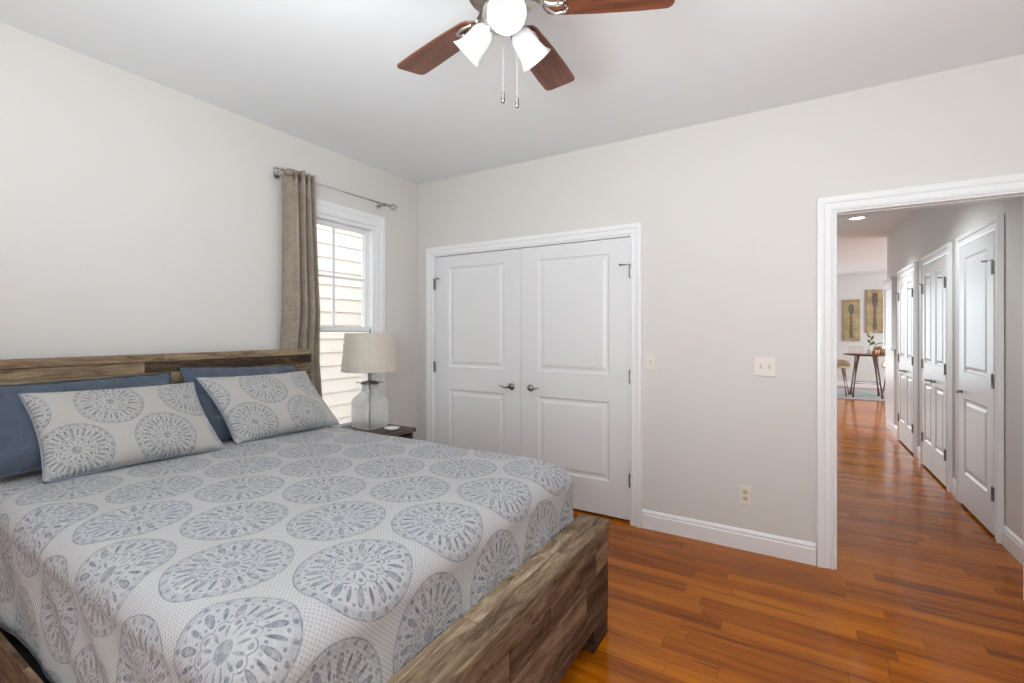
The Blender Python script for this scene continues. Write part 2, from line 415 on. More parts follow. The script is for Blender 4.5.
# --- casings: profile (offset from opening edge u, protrusion t)
CAS = [(0, 0), (0, .012), (.012, .017), (.02, .012), (.045, .014), (.052, .02), (.072, .024), (.084, .022), (.09, 0)]
def casing(bm, ax, plane, sgn, a0, a1, z1, z0=0., bottom=False, prof=CAS):
    """mitred casing round an opening; ax='x': wall normal along y at y=plane; 'y': wall normal along x. sgn: protrusion direction"""
    def pt(a, z, t):
        return Vector((a, plane+sgn*t, z)) if ax == 'x' else Vector((plane+sgn*t, a, z))
    rings = []
    for u, t in prof:
        if bottom: path = [(a0-u, z0-u), (a0-u, z1+u), (a1+u, z1+u), (a1+u, z0-u)]
        else: path = [(a0-u, z0), (a0-u, z1+u), (a1+u, z1+u), (a1+u, z0)]
        rings.append([bm.verts.new(pt(a, z, t)) for a, z in path])
    n = len(rings)
    for i in range(n-1):
        A, B = rings[i], rings[i+1]
        for k in range(4 if bottom else 3): bm.faces.new((A[k], A[(k+1) % 4], B[(k+1) % 4], B[k]))
    if not bottom:
        bm.faces.new([r[0] for r in rings]); bm.faces.new([r[3] for r in rings][::-1])

def jamb(bm, ax, p0, p1, a0, a1, z1, t=.018):
    """lining of an opening between planes p0..p1"""
    for q in ((a0-t+.018-.018, a0, 0, z1), (a1, a1+t, 0, z1), (a0, a1, z1-.0, z1+t)):
        if ax == 'x': box(bm, q[0], q[1], p0, p1, q[2], q[3])
        else: box(bm, p0, p1, q[0], q[1], q[2], q[3])

BASEP = [(0, 0), (.016, 0), (.016, .092), (.012, .100), (.013, .112), (.006, .124), (0, .128)]
def baseboard(name, ax, plane, sgn, a0, a1, label=None):
    b = BM(); n = len(BASEP)
    mk = lambda a: [b.verts.new(Vector((a, plane+sgn*t, z)) if ax == 'x' else Vector((plane+sgn*t, a, z))) for t, z in BASEP]
    A, B = mk(a0), mk(a1)
    for k in range(n): b.faces.new((A[k], A[(k+1) % n], B[(k+1) % n], B[k]))
    b.faces.new(A[::-1]); b.faces.new(B)
    return struct(name, b, TRIM, label)
baseboard('baseboard_back', 'x', YB, -1, CX1+.0795, EX0-.088)
baseboard('baseboard_left', 'y', XL, 1, YF, YB)
baseboard('baseboard_corner', 'x', YB, -1, XL, CX0-.0795)
baseboard('baseboard_hall_near', 'y', XH, -1, YB+.12, 4.209)
baseboard('baseboard_hall_between', 'y', XH, -1, 5.131, 5.339)
baseboard('baseboard_hall_middle', 'y', XH, -1, 6.361, 6.629)
baseboard('baseboard_hall_end', 'y', XH, -1, 7.611, 8.6)
baseboard('baseboard_far', 'x', 14.1, -1, -3, 5.5)

b = BM(); casing(b, 'x', YB, -1, CX0, CX1, CZ, prof=[(u*.88, t) for u, t in CAS]); o = struct('trim_1', b, TRIM, smooth=True, angle=25)
b = BM()
box(b, CX0, CX0+.008, YB-.004, yb1, 0, CZ); box(b, CX1-.008, CX1, YB-.004, yb1, 0, CZ); box(b, CX0+.008, CX1-.008, YB-.004, yb1, CZ-.008, CZ)
struct('trim_2', b, TRIM)
b = BM(); casing(b, 'x', YB, -1, EX0, EX1, EZ, prof=[(u*.97, t) for u, t in CAS]); o = struct('trim_3', b, TRIM, smooth=True, angle=25)
b = BM()
box(b, EX0, EX0+.012, YB-.006, yb1+.006, 0, EZ); box(b, EX1-.02, EX1, YB-.006, yb1+.006, 0, EZ); box(b, EX0+.012, EX1-.02, YB-.006, yb1+.006, EZ-.010, EZ)
box(b, EX0+.012, EX0+.017, YB+.045, YB+.08, 0, EZ-.010); box(b, EX1-.03, EX1-.02, YB+.045, YB+.08, 0, EZ-.010); box(b, EX0+.017, EX1-.03, YB+.045, YB+.08, EZ-.014, EZ-.010)
fr = struct('trim_4', b, TRIM, bevel=.0015)
b = BM(); box(b, EX0+.012, EX0+.0135, YB+.01, YB+.036, .885, .945); obj('strike_plate', b, HINGE, fr)['label'] = 'grey metal strike plate'
b = BM(); casing(b, 'x', yb1, 1, EX0, EX1, EZ); struct('trim_5', b, TRIM, smooth=True, angle=25)

# --- panelled door leaf in local (a: 0..w, z: 0..h, d: depth into wall); front at d=0
def leaf(w_, h, t, panels):
    bm = BM()
    us = sorted({0, w_, *[p[0] for p in panels], *[p[1] for p in panels]}); zs = sorted({0, h, *[p[2] for p in panels], *[p[3] for p in panels]})
    vd = {}
    def V(a, d, z):
        k = (round(a, 5), round(d, 5), round(z, 5))
        if k not in vd: vd[k] = bm.verts.new((a, d, z))
        return vd[k]
    def rect(a0, a1, z0, z1, d): return [V(a0, d, z0), V(a1, d, z0), V(a1, d, z1), V(a0, d, z1)]
    for i in range(len(us)-1):
        for j in range(len(zs)-1):
            a0, a1, z0, z1 = us[i], us[i+1], zs[j], zs[j+1]
            hit = any(abs(a0-p[0]) < 1e-6 and abs(a1-p[1]) < 1e-6 and z0 >= p[2]-1e-6 and z1 <= p[3]+1e-6 for p in panels)
            if not hit: bm.faces.new(rect(a0, a1, z0, z1, 0))
            else:
                prev = rect(a0, a1, z0, z1, 0)
                for ins, d in ((.004, .003), (.012, .009), (.022, .0095), (.030, .009), (.048, .0025), (.052, .002)):
                    cur = rect(a0+ins, a1-ins, z0+ins, z1-ins, d)
                    for k in range(4): bm.faces.new((prev[k], prev[(k+1) % 4], cur[(k+1) % 4], cur[k]))
                    prev = cur
                bm.faces.new(prev)
    # back and edges
    bk = rect(0, w_, 0, h, t); bm.faces.new(bk[::-1])
    for A in (0, w_):
        vs = [V(A, 0, z) for z in zs]+[V(A, t, h), V(A, t, 0)]; bm.faces.new(vs)
    for Z_ in (0, h):
        vs = [V(a, 0, Z_) for a in us]+[V(w_, t, Z_), V(0, t, Z_)]; bm.faces.new(vs)
    return bm
def xform(bm, M):
    for v in bm.verts: v.co = M @ v.co
    return bm
def lever(M, side, parent, mat):
    """round rose with a wavy lever; M maps local (a,d,z); d negative is out of the door"""
    M = M @ Matrix.Diagonal((.86, 1, .86, 1))
    b = BM()
    lathe(b, [(0, 0), (.033, 0), (.033, -.004), (.028, -.010), (.016, -.014), (.011, -.016), (.011, -.040), (0, -.042)], 24, (0, 0, 0), (0, 1, 0))
    xform(b, M); h = obj('door_handle', b, mat, parent, smooth=True, angle=50)
    b = BM(); s = side
    tube(b, [(-.006*s, -.040, .0), (.012*s, -.046, .001), (.035*s, -.049, -.006), (.060*s, -.048, -.003), (.085*s, -.046, .007), (.108*s, -.044, .010)], [.009, .0095, .0085, .007, .006, .004], 10)
    xform(b, M); obj('lever', b, mat, h, smooth=True)
    return h
def hinge(M, parent, stop=0):
    b = BM(); box(b, -.008, .008, -.008, .002, -.045, .045)
    tube(b, [(0, -.010, -.046), (0, -.010, .046)], .006, 8); tube(b, [(0, -.010, .046), (0, -.010, .054)], .004, 8)
    xform(b, M); h = obj('hinge', b, HINGE, parent)
    if stop:
        b = BM(); tube(b, [(-.012*stop, -.012, .050), (.03*stop, -.03, .050), (.062*stop, -.034, .050)], .0045, 8)
        tube(b, [(.062*stop, -.046, .050), (.062*stop, -.020, .050)], .008, 8)
        xform(b, M); obj('door_stop', b, DARKN, h)
    return h

PZ = [(.25, .835), (1.035, 1.925)]
def Mback(x, y, z): return Matrix.Translation((x, y, z))
# closet doors
def closet(name, x0, x1, hinge_left, label):
    w_ = x1-x0
    m = .155 if False else .158
    b = leaf(w_, 2.028, .035, [(m, w_-m, z0, z1) for z0, z1 in PZ]); xform(b, Mback(x0, YB+.015, .022))
    d = struct(name, b, DOOR, label)
    hx = x0 if hinge_left else x1
    for z in (.31, 1.05, 1.80): hinge(Mback(hx, YB+.006, z), d, (1 if hinge_left else -1) if z > 1.5 else 0)
    kx = x1-.088 if hinge_left else x0+.088
    lever(Mback(kx, YB+.015, .918), -1 if hinge_left else 1, d, DARKN)
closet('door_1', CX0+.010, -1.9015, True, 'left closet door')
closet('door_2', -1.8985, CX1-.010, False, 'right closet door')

# hall doors: local a runs toward -Y (so the leaf faces -X)
def Mh(y, x=XH, z=0):   # local x -> -Y, local y(depth) -> +X
    return Matrix.Translation((x, y, z)) @ Matrix(((0, 1, 0, 0), (-1, 0, 0, 0), (0, 0, 1, 0), (0, 0, 0, 1)))
def hall_leaf(name, y_far, y_near, m, hinge_near, label, xo=.004):
    w_ = y_far-y_near
    b = leaf(w_, 2.02, .03, [(m, w_-m, z0, z1) for z0, z1 in PZ]); xform(b, Mh(y_far, XH-.022+xo, .02))
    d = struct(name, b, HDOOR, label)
    hy = y_near if hinge_near else y_far
    for z in (.29, 1.04, 1.80): hinge(Mh(hy, XH-.026, z), d, (-1 if hinge_near else 1) if z > 1.5 else 0)
    ky = (y_far-.065) if hinge_near else (y_near+.065)
    lever(Mh(ky, XH-.018, .90), 1 if hinge_near else -1, d, DARKN)
    return d
HD = [(4.30, 5.04, [(5.038, 4.302, .115)]), (5.43, 6.27, [(5.849, 5.432, .070), (6.268, 5.851, .070)]), (6.72, 7.52, [(7.119, 6.722, .07), (7.518, 7.121, .07)])]
k = 3; tn = 6
names = ['nearest single hall door', 'near leaf of the middle double hall doors', 'far leaf of the middle double hall doors', 'near leaf of the farthest double hall doors', 'far leaf of the farthest double hall doors']
for y0, y1, lv in HD:
    b = BM(); casing(b, 'y', XH-.004, -1, y0, y1, 2.05, prof=[(u, t*1.35) for u, t in CAS]); struct('trim_%d' % tn, b, TRIM, smooth=True, angle=25); tn += 1
    b = BM(); box(b, XH-.003, XH-.001, y0-.01, y1+.01, 0, 2.06); struct('trim_%d' % tn, b, BLACK); tn += 1  # black sheet painted in for the shade in the gaps around the leaves
    for i, (yf, yn, m) in enumerate(lv):
        hall_leaf('door_%d' % k, yf, yn, m, i == 0, names[k-3], -.012+.004); k += 1
# white cased panel and wainscot at the end of the hall wall
b = BM()
box(b, XH-.045, XH, 7.93, 8.01, 1.15, 2.06); box(b, XH-.045, XH, 8.50, 8.58, 1.15, 2.06); box(b, XH-.045, XH, 8.01, 8.50, 1.96, 2.06)
box(b, XH-.055, XH, 7.91, 8.6, 2.06, 2.08); box(b, XH-.065, XH, 7.89, 8.6, 2.08, 2.10)
box(b, XH-.060, XH, 7.89, 8.6, 1.125, 1.15); box(b, XH-.035, XH, 8.01, 8.50, 1.15, 1.96)
struct('trim_%d' % tn, b, TRIM, bevel=.004); tn += 1
b = BM(); box(b, XH-.02, XH, 7.95, 8.6, .128, 1.12); struct('trim_%d' % tn, b, TRIM, bevel=.003); tn += 1

# ------------------------------------------------------------------ window
b = BM(); casing(b, 'y', XL, 1, WY0, WY1, WZ1, WZ0, bottom=True, prof=[(u*1.12, t) for u, t in CAS])
win = struct('window_1', b, TRIM, 'white double-hung window with grid in the left wall', smooth=True, angle=25)
b = BM()
f0, f1 = XL-.14, XL-.002
box(b, f0, f1, WY0, WY0+.024, WZ0, WZ1); box(b, f0, f1, WY1-.024, WY1, WZ0, WZ1)
box(b, f0, f1, WY0+.024, WY1-.024, WZ1-.03, WZ1); box(b, f0, f1, WY0+.024, WY1-.024, WZ0, WZ0+.03)
box(b, XL-.058, XL-.053, WY0+.024, WY0+.036, WZ0+.03, WZ1-.03); box(b, XL-.058, XL-.053, WY1-.036, WY1-.024, WZ0+.03, WZ1-.03)
obj('window_frame', b, TRIM, win, bevel=.002)
def sash(name, x0, x1, z0, z1, nx, nz, botrail=.04):
    y0, y1 = WY0+.025, WY1-.025; s = .032
    b = BM()
    box(b, x0, x1, y0, y0+s, z0, z1); box(b, x0, x1, y1-s, y1, z0, z1)
    box(b, x0, x1, y0+s, y1-s, z1-s, z1); box(b, x0, x1, y0+s, y1-s, z0, z0+botrail)
    o = obj(name, b, TRIM, win, bevel=.002)
    b = BM(); xm = (x0+x1)/2
    box(b, xm-.002, xm+.002, y0+s, y1-s, z0+botrail, z1-s); obj('pane', b, PANE, o)
    if nx:
        b = BM(); ym = (y0+y1)/2; zm = (z0+botrail+z1-s)/2
        box(b, xm-.006, xm+.006, ym-.009, ym+.009, z0+botrail, z1-s)
        box(b, xm-.006, xm+.006, y0+s, ym-.009, zm-.009, zm+.009); box(b, xm-.006, xm+.006, ym+.009, y1-s, zm-.009, zm+.009)
        obj('grille', b, TRIM, o)
    return o
sash('upper_sash', XL-.088, XL-.058, 1.37, WZ1-.031, 1, 1)
lo = sash('lower_sash', XL-.052, XL-.022, WZ0+.031, 1.41, 0, 0, .06)
b = BM(); box(b, XL-.022, XL-.008, 2.34, 2.40, 1.41, 1.425); obj('sash_lock', b, TRIM, lo, bevel=.002)

# neighbouring house: lap siding
t_ = NT('beige_lap_siding', (.80, .735, .665), .7); t_.col(t_.mix(t_.noise(t_.coord(), 3., 3), (.77, .705, .635), (.83, .765, .70)))
SIDING = t_.m
b = BM(); xs = -5.6; ex = .19
prev = None
for i in range(28):
    z0 = -1.2+i*ex
    vs = [b.verts.new((xs+.022, y, z0)) for y in (-2, 9)]; vt = [b.verts.new((xs+.002, y, z0+ex)) for y in (-2, 9)]
    b.faces.new((vs[0], vs[1], vt[1], vt[0]))
    if prev: b.faces.new((prev[0], prev[1], vs[1], vs[0]))
    prev = vt
hs = obj('lap_siding', b, SIDING)
nb = empty('neighbouring_house', 'pale beige lap-sided wall of the house outside the window', 'house', (xs, 3.5, -1.2))
hs.parent = nb; hs.matrix_parent_inverse = Matrix.Translation((-xs, -3.5, 1.2))
b = BM(); box(b, xs-.3, xs-.002, -2, 9, -1.2, 4.2); q = obj('wall_core', b, SIDING, nb); q.matrix_parent_inverse = hs.matrix_parent_inverse
b = BM(); box(b, -9, XL-.16, -4, 11, -1.3, -1.2); tag(obj('grass_strip', b, NT('lawn', (.10, .16, .05), .9).m), 'strip of lawn between the two houses, below the window', 'ground')

# ------------------------------------------------------------------ curtain and rod
rod = empty('curtain_rod', 'clear curtain rod with faceted finials above the window', 'curtain rod', (XL+.085, 2.32, 2.432))
b = BM(); tube(b, [(XL+.085, 1.865, 2.432), (XL+.085, 2.83, 2.432)], .0085, 12)
def loc_parent(o, p):
    o.parent = p; o.matrix_parent_inverse = Matrix.Translation(-Vector(p.location)); return o
loc_parent(obj('pole', b, ACRYL, smooth=True, angle=40), rod)
for y, s in ((1.865, -1), (2.83, 1)):
    b = BM(); lathe(b, [(.008, 0), (.016, .004), (.016, .012), (.011, .016), (.024, .024), (.028, .04), (.024, .056), (0, .064)], 8, (XL+.085, y, 2.432), (0, s, 0))
    loc_parent(obj('finial', b, ACRYL), rod)
for y in (1.872, 2.78):
    b = BM(); tube(b, [(XL, y, 2.432), (XL+.085, y, 2.432)], .006, 8); lathe(b, [(0, 0), (.022, 0), (.022, .006), (0, .006)], 16, (XL, y, 2.432), (1, 0, 0))
    tube(b, [(XL+.085, y-.008, 2.432), (XL+.085, y+.008, 2.432)], .014, 12)
    loc_parent(obj('bracket', b, NICKEL, smooth=True, angle=40), rod)

# curtain: folded sheet. plan curve at top and bottom
ZT, ZB = 2.478, .02
plan = [(1.872, .055), (1.895, .052), (1.925, .060), (1.945, .078), (1.955, .100), (1.965, .108), (1.976, .092), (1.982, .060), (1.990, .040), (2.0, .042),
        (2.008, .072), (2.016, .102), (2.026, .108), (2.036, .086), (2.042, .056), (2.052, .040), (2.060, .060), (2.068, .095), (2.079, .108), (2.089, .086), (2.095, .058), (2.104, .045), (2.112, .07), (2.120, .10), (2.130, .085)]
def catm(P, n):
    out = []
    for i in range(len(P)-1):
        p0, p1, p2, p3 = P[max(i-1, 0)], P[i], P[i+1], P[min(i+2, len(P)-1)]
        for k in range(n):
            t = k/n
            out.append(tuple(.5*((2*p1[j])+(-p0[j]+p2[j])*t+(2*p0[j]-5*p1[j]+4*p2[j]-p3[j])*t*t+(-p0[j]+3*p1[j]-3*p2[j]+p3[j])*t**3) for j in range(2)))
    out.append(P[-1]); return out
pl = catm(plan, 6)
b = BM(); NZ = 44; rows = []
for j in range(NZ+1):
    f = j/NZ; z = ZT+(ZB-ZT)*f; row = []
    for i, (y, x) in enumerate(pl):
        g = (y-1.872)/.258
        yy = 1.872+g*(.226+.112*min(1, f*1.35)**1.1)+.004*math.sin(f*5+g*3)
        sq = min(1, max(0, (1.5-z)/.35)); xx = .012+(x-.012)*(1-.55*sq)     # pressed back by the headboard
        xx += .004*math.sin(f*9+g*14)
        row.append(b.verts.new((XL+xx, yy, z+(-.006*math.sin(g*20) if j == 0 else 0))))
    rows.append(row)
for j in range(NZ):
    for i in range(len(pl)-1): b.faces.new((rows[j][i], rows[j][i+1], rows[j+1][i+1], rows[j+1][i]))
cur = obj('curtain', b, CURTAIN, smooth=True)
so = cur.modifiers.new('solid', 'SOLIDIFY'); so.thickness = .003
tag(cur, 'taupe linen curtain gathered at the left side of the window', 'curtain')
for y, x in ((1.942, .085), (1.968, .085), (1.989, .085), (2.021, .085), (2.040, .085), (2.067, .085)):
    b = BM(); lathe(b, [(.018, -.0015), (.026, -.003), (.028, 0), (.026, .003), (.018, .0015), (.018, -.0015)], 20, (XL+x, y, 2.432), (.35, 1, 0))
    obj('grommet', b, NT('bronze_grommet', (.16, .12, .08), .4, .9).m if 'bronze_grommet' not in bpy.data.materials else bpy.data.materials['bronze_grommet'], cur, smooth=True)

# ------------------------------------------------------------------ bed
bed = empty('bed_frame', 'bed frame of reclaimed wood planks under the quilt', 'bed', (-1.8, 1.22, 0))
def bedpart(name, bm, mat, **k): return loc_parent(obj(name, bm, mat, **k), bed)
def planks(bm, ax, a0, a1, fixed, rows_, seed, lens=(.25, .6), jit=.0015):
    """planks running along ax ('y' or 'x') filling rows; fixed=(lo,hi) thickness range on the other horizontal axis; rows_=[(z0,z1)..]"""
    rnd = random.Random(seed); tl = bm.loops.layers.float.get('tone') or bm.loops.layers.float.new('tone')
    for z0, z1 in rows_:
        a = a0
        while a < a1-1e-4:
            e = min(a1, a+rnd.uniform(*lens))
            if a1-e < .12: e = a1
            j = rnd.uniform(-jit, jit); tone = rnd.random()
            n0 = len(bm.faces)
            if ax == 'y': box(bm, fixed[0], fixed[1]+j, a+.0009, e-.0009, z0+.0009, z1-.0009)
            else: box(bm, a+.0004, e-.0004, fixed[0]+j, fixed[1], z0+.0005, z1-.0005)
            bm.faces.ensure_lookup_table()
            for f in bm.faces[n0:]:
                for l in f.loops: l[tl] = tone
            a = e
HY0, HY1 = .40, 2.035
# headboard
b = BM(); planks(b, 'y', HY0, HY1, (-2.925, -2.852), [(.30, .47), (.47, .64), (.64, .81), (.81, .98), (.98, 1.10), (1.10, 1.16), (1.16, 1.215)], 3, (.35, .8))
hb = bedpart('headboard', b, WOODH, bevel=.0015)
b = BM(); planks(b, 'y', HY0, HY1, (-2.93, -2.846), [(1.215, 1.255)], 5, (.5, .9)); obj('top_cap', b, WOODH, hb, bevel=.002)
for y0 in (HY0, HY1-.09):
    b = BM(); planks(b, 'y', y0, y0+.09, (-2.92, -2.855), [(0, .30)], 8); obj('leg', b, WOODZ, hb, bevel=.002)
# footboard
FX0, FX1, FY0, FY1 = -.855, -.72, .395, 2.045
b = BM(); planks(b, 'y', FY0, FY1, (-.76, FX1), [(.107, .215), (.215, .325), (.325, .425), (.425, .487)], 21, (.22, .62), .002)
planks(b, 'y', FY0, FY1, (FX0, -.762), [(.107, .30), (.30, .487)], 22, (.4, .7))
fb = bedpart('footboard', b, WOODY, bevel=.002)
b = BM(); planks(b, 'y', FY0-.003, FY1+.003, (-.792, FX1+.004), [(.487, .519)], 31, (.45, .95), .001)
tl = b.loops.layers.float['tone']
for f in b.faces:
    for l in f.loops: l[tl] = .45+.5*l[tl]  # raises the outer strip's tone, part of the painted top brightness
planks(b, 'y', FY0-.003, FY1+.003, (FX0-.002, -.793), [(.487, .517)], 33, (.5, .9), .001)
obj('top_cap', b, WOODYT, fb, bevel=.003)
for y0 in (FY0, FY1-.17):
    b = BM(); planks(b, 'y', y0, y0+.17, (FX0+.03, FX1-.004), [(0, .107)], 41, (.3, .5)); obj('leg', b, WOODY, fb, bevel=.003)
# side rails
RSTOP = RAIL = WOODX
for y0, nm in ((.417, 'a'), (2.028, 'b')):
    b = BM(); planks(b, 'x', -2.85, FX0, (y0, y0+.019), [(.13, .26), (.26, .398)], 51, (.5, 1.1)); bedpart('side_rail', b, WOODX, bevel=.004)
b = BM(); box(b, -2.85, FX0, .436, 2.0, .20, .30); bedpart('slat_base', b, BLACK)
# mattress
b = BM(); box(b, -2.845, -.89, .50, 1.965, .302, .735)
mt = obj('mattress', b, NT('charcoal_mattress_cover', (.05, .05, .055), .9).m); mt.modifiers.new('bevel', 'BEVEL').width = .05; mt.modifiers['bevel'].segments = 4
tag(mt, 'dark mattress under the quilt, showing below its near hem', 'mattress')

# quilt
RBD, ZQ, ZH = .088, .763, .36
qx0, qx1, qy0, qy1 = -2.845, -.862, .470, 2.018
ix1, iy0, iy1 = qx1-RBD, qy0+RBD, qy1-RBD
dropmax = ZQ-ZH; DM = RBD*PI/2+(dropmax-RBD)
def qpos(u, v):
    dx = max(0, u-ix1); dy = 0 if iy0 <= v <= iy1 else (v-iy1 if v > iy1 else v-iy0)
    d = (dx**2.6+abs(dy)**2.6)**(1/2.6); px, py = min(u, ix1), min(max(v, iy0), iy1)
    z = ZQ+.007*(noise.noise(Vector((u*3.1, v*3.1, 2)))+.5*noise.noise(Vector((u*9, v*9, 5))))
    # the bed crowns a little toward the middle, and the foot edge slopes down gently
    z += .006*math.sin(max(0, min(1, (v-qy0)/(qy1-qy0)))*PI)-.012*max(0, (u+1.25)/.4)**2*(1 if u > -1.25 else 0)
    if d < 1e-9: return Vector((px, py, z)), d
    d = min(d, DM); a = d/RBD
    if a < PI/2: h, dr = RBD*math.sin(a), RBD*(1-math.cos(a))
    else:
        e = d-RBD*PI/2; h, dr = RBD, RBD+e
        s = u*1.0+v*1.3
        h += (.007*math.sin(s*17+1.5*math.sin(s*5))+.004*noise.noise(Vector((u*14, v*14, 1))))*min(1, e/.12) - .004
    dn = Vector((dx, dy)).normalized()
    return Vector((px+dn.x*h, py+dn.y*h, z-dr)), d
b = BM(); uvl = b.loops.layers.uv.new('UVMap')
st = .0165
us = [qx0+i*(ix1+DM-qx0)/150 for i in range(151)]; vs_ = [iy0-DM+i*(iy1-iy0+2*DM)/150 for i in range(151)]
grid = {}; uvd = {}
for i, u in enumerate(us):
    for j, v in enumerate(vs_):
        dx = max(0, u-ix1); dy = max(0, v-iy1, iy0-v)
        raw = (dx**2.6+dy**2.6)**(1/2.6)
        p, d = qpos(u, v); vt = b.verts.new(p); grid[i, j] = (vt, raw); uvd[vt] = (u+.97, v-.49)
for i in range(150):
    for j in range(150):
        q = [grid[i, j], grid[i+1, j], grid[i+1, j+1], grid[i, j+1]]
        if all(r > DM+1e-6 for _, r in q): continue
        f = b.faces.new([x[0] for x in q])
        for l in f.loops: l[uvl].uv = uvd[l.vert]
for v in [v for v in b.verts if not v.link_faces]: b.verts.remove(v)
ql = obj('quilt', b, QUILT, smooth=True); so = ql.modifiers.new('solid', 'SOLIDIFY'); so.thickness = .006; so.offset = 1
tag(ql, 'pale grey quilt with round medallion print covering the bed', 'quilt')
b = BM(); pts = []
for i in range(60): pts.append(qpos(qx0+(ix1-qx0)*i/59, iy0-DM)[0])
for i in range(1, 12):
    a = -PI/2+PI/2*i/12; pts.append(qpos(ix1+1.3*DM*math.cos(a), iy0+1.3*DM*math.sin(a))[0])
for i in range(50): pts.append(qpos(ix1+DM, iy0+(iy1-iy0)*i/49)[0])
tube(b, pts, .007, 8); obj('hem_binding', b, PIPING, ql, smooth=True)['label'] = 'grey-blue bound hem'

# pillows
def pillow(name, b0, b1, t0, t1, tf, tb, mat, label, cat, uvo=None, pinch=.05, piping=True, wr=.004, seed=0, group=None, ex=.42, flange=0.):
    b0, b1, t0, t1 = map(Vector, (b0, b1, t0, t1))
    nrm = ((b1-b0).cross(t0-b0)).normalized()
    if nrm.x < 0: nrm = -nrm
    bm = BM(); uvl = bm.loops.layers.uv.new('UVMap'); N = 44; M_ = 34
    wdt, hgt = (b1-b0).length, (t0-b0).length
    def P(a, c, side):
        aa = a*(1-pinch*(1-c*c)); cc = c*(1-pinch*(1-a*a)*.9)
        s, t = (aa+1)/2, (cc+1)/2
        p = (b0*(1-s)+b1*s)*(1-t)+(t0*(1-s)+t1*s)*t
        fa, fc = min(1, abs(a)/(1-flange)), min(1, abs(c)/(1-flange))
        k = ((1-fa*fa)*(1-fc*fc))**ex if fa < 1 and fc < 1 else 0
        # soft sag: fuller low, flatter high
        k *= 1-.22*c
        th = tf if side > 0 else tb
        w = wr*noise.noise(Vector((a*4+seed, c*3, side+seed)))*min(1, k*4)+wr*1.2*noise.noise(Vector((a*9+seed, c*5+a*4, side*2)))*min(1, k*3)
        return p+nrm*(side*k*th+w+.0015*side), (s, t)
    for side in (1, -1):
        g = [[None]*(M_+1) for _ in range(N+1)]
        for i in range(N+1):
            for j in range(M_+1):
                a = math.sin((i/N*2-1)*PI/2); c = math.sin((j/M_*2-1)*PI/2)
                p, st_ = P(a, c, side); g[i][j] = (bm.verts.new(p), st_)
        for i in range(N):
            for j in range(M_):
                q = [g[i][j], g[i+1][j], g[i+1][j+1], g[i][j+1]]
                if side < 0: q = q[::-1]
                f = bm.faces.new([x[0] for x in q])
                for l, x in zip(f.loops, q):
                    s, t = x[1]; l[uvl].uv = (t*hgt+(uvo[0] if uvo else 0), s*wdt+(uvo[1] if uvo else 0))
    bmesh.ops.remove_doubles(bm, verts=bm.verts[:], dist=.0032 if False else .00305)
    o = obj(name, bm, mat, smooth=True); tag(o, label, cat, group)
    if piping:
        b = BM(); pts = []
        for i in range(40): pts.append(P(-1+i/20, -1, 0)[0])
        for i in range(30): pts.append(P(1, -1+i/15, 0)[0])
        for i in range(40): pts.append(P(1-i/20, 1, 0)[0])
        for i in range(30): pts.append(P(-1, 1-i/15, 0)[0])
        tube(b, pts, .0055, 8, closed=True); obj('piping', b, PIPING, o, smooth=True)
    return o
pillow('pillow', (-2.66, .42, .80), (-2.66, 1.165, .80), (-2.83, .42, 1.150), (-2.83, 1.178, 1.158), .055, .05, BLUE, 'slate blue pillow standing behind the nearer print sham', 'pillow', pinch=.02, piping=False, wr=.016, seed=3, flange=.05)
pillow('pillow', (-2.62, 1.235, .785), (-2.62, 1.93, .785), (-2.83, 1.215, 1.185), (-2.83, 1.90, 1.150), .055, .05, BLUE, 'slate blue pillow standing behind the print sham by the curtain', 'pillow', pinch=.02, piping=False, wr=.014, seed=9, flange=.05)
SG = 'medallion print pillow shams on the bed'
pillow('pillow_sham', (-2.535, .616, .776), (-2.490, 1.276, .776), (-2.765, .598, 1.112), (-2.765, 1.254, 1.098), .085, .02, SHAM, 'medallion print sham nearer the left edge, larger of the two', 'pillow sham', (-.09, -.105), .065, seed=1, ex=.36)
pillow('pillow_sham', (-2.515, 1.348, .776), (-2.50, 1.985, .780), (-2.745, 1.264, 1.122), (-2.745, 1.912, 1.112), .080, .02, SHAM, 'medallion print sham beside the curtain and nearer the lamp', 'pillow sham', (-.09, -.115), .065, seed=5, ex=.36)

# ------------------------------------------------------------------ nightstand, lamp, dish
NZT = .652
ns = empty('nightstand', 'dark brown wood nightstand between the bed and the closet', 'nightstand', (-2.68, 2.37, 0))
def npart(name, bm, mat, **k): return loc_parent(obj(name, bm, mat, **k), ns)
b = BM(); planks(b, 'x', -2.93, -2.42, (2.12, 2.375), [(NZT-.03, NZT)], 61, (.6, .6)); planks(b, 'x', -2.93, -2.42, (2.376, 2.615), [(NZT-.03, NZT)], 62, (.6, .6)); npart('table_top', b, NIGHT, bevel=.003)
b = BM(); box(b, -2.92, -2.44, 2.14, 2.16, .10, NZT-.03); box(b, -2.92, -2.44, 2.58, 2.60, .10, NZT-.03); box(b, -2.92, -2.90, 2.16, 2.58, .10, NZT-.03); box(b, -2.92, -2.44, 2.16, 2.58, .10, .12); box(b, -2.92, -2.44, 2.16, 2.58, .36, .375)
npart('body', b, NIGHT)
for z0 in (.13, .38):
    b = BM(); box(b, -2.45, -2.43, 2.163, 2.577, z0, z0+.225); dr = npart('drawer', b, NIGHT, bevel=.002)
    b = BM(); tube(b, [(-2.43, 2.31, z0+.12), (-2.405, 2.31, z0+.12), (-2.405, 2.43, z0+.12), (-2.43, 2.43, z0+.12)], .005, 8); obj('pull', b, DARKN, dr)
    bpy.data.objects[-1:] if False else None
for (x, y) in ((-2.92, 2.14), (-2.48, 2.14), (-2.92, 2.56), (-2.48, 2.56)):
    b = BM(); box(b, x, x+.04, y, y+.04, 0, .10); npart('leg', b, NIGHT)

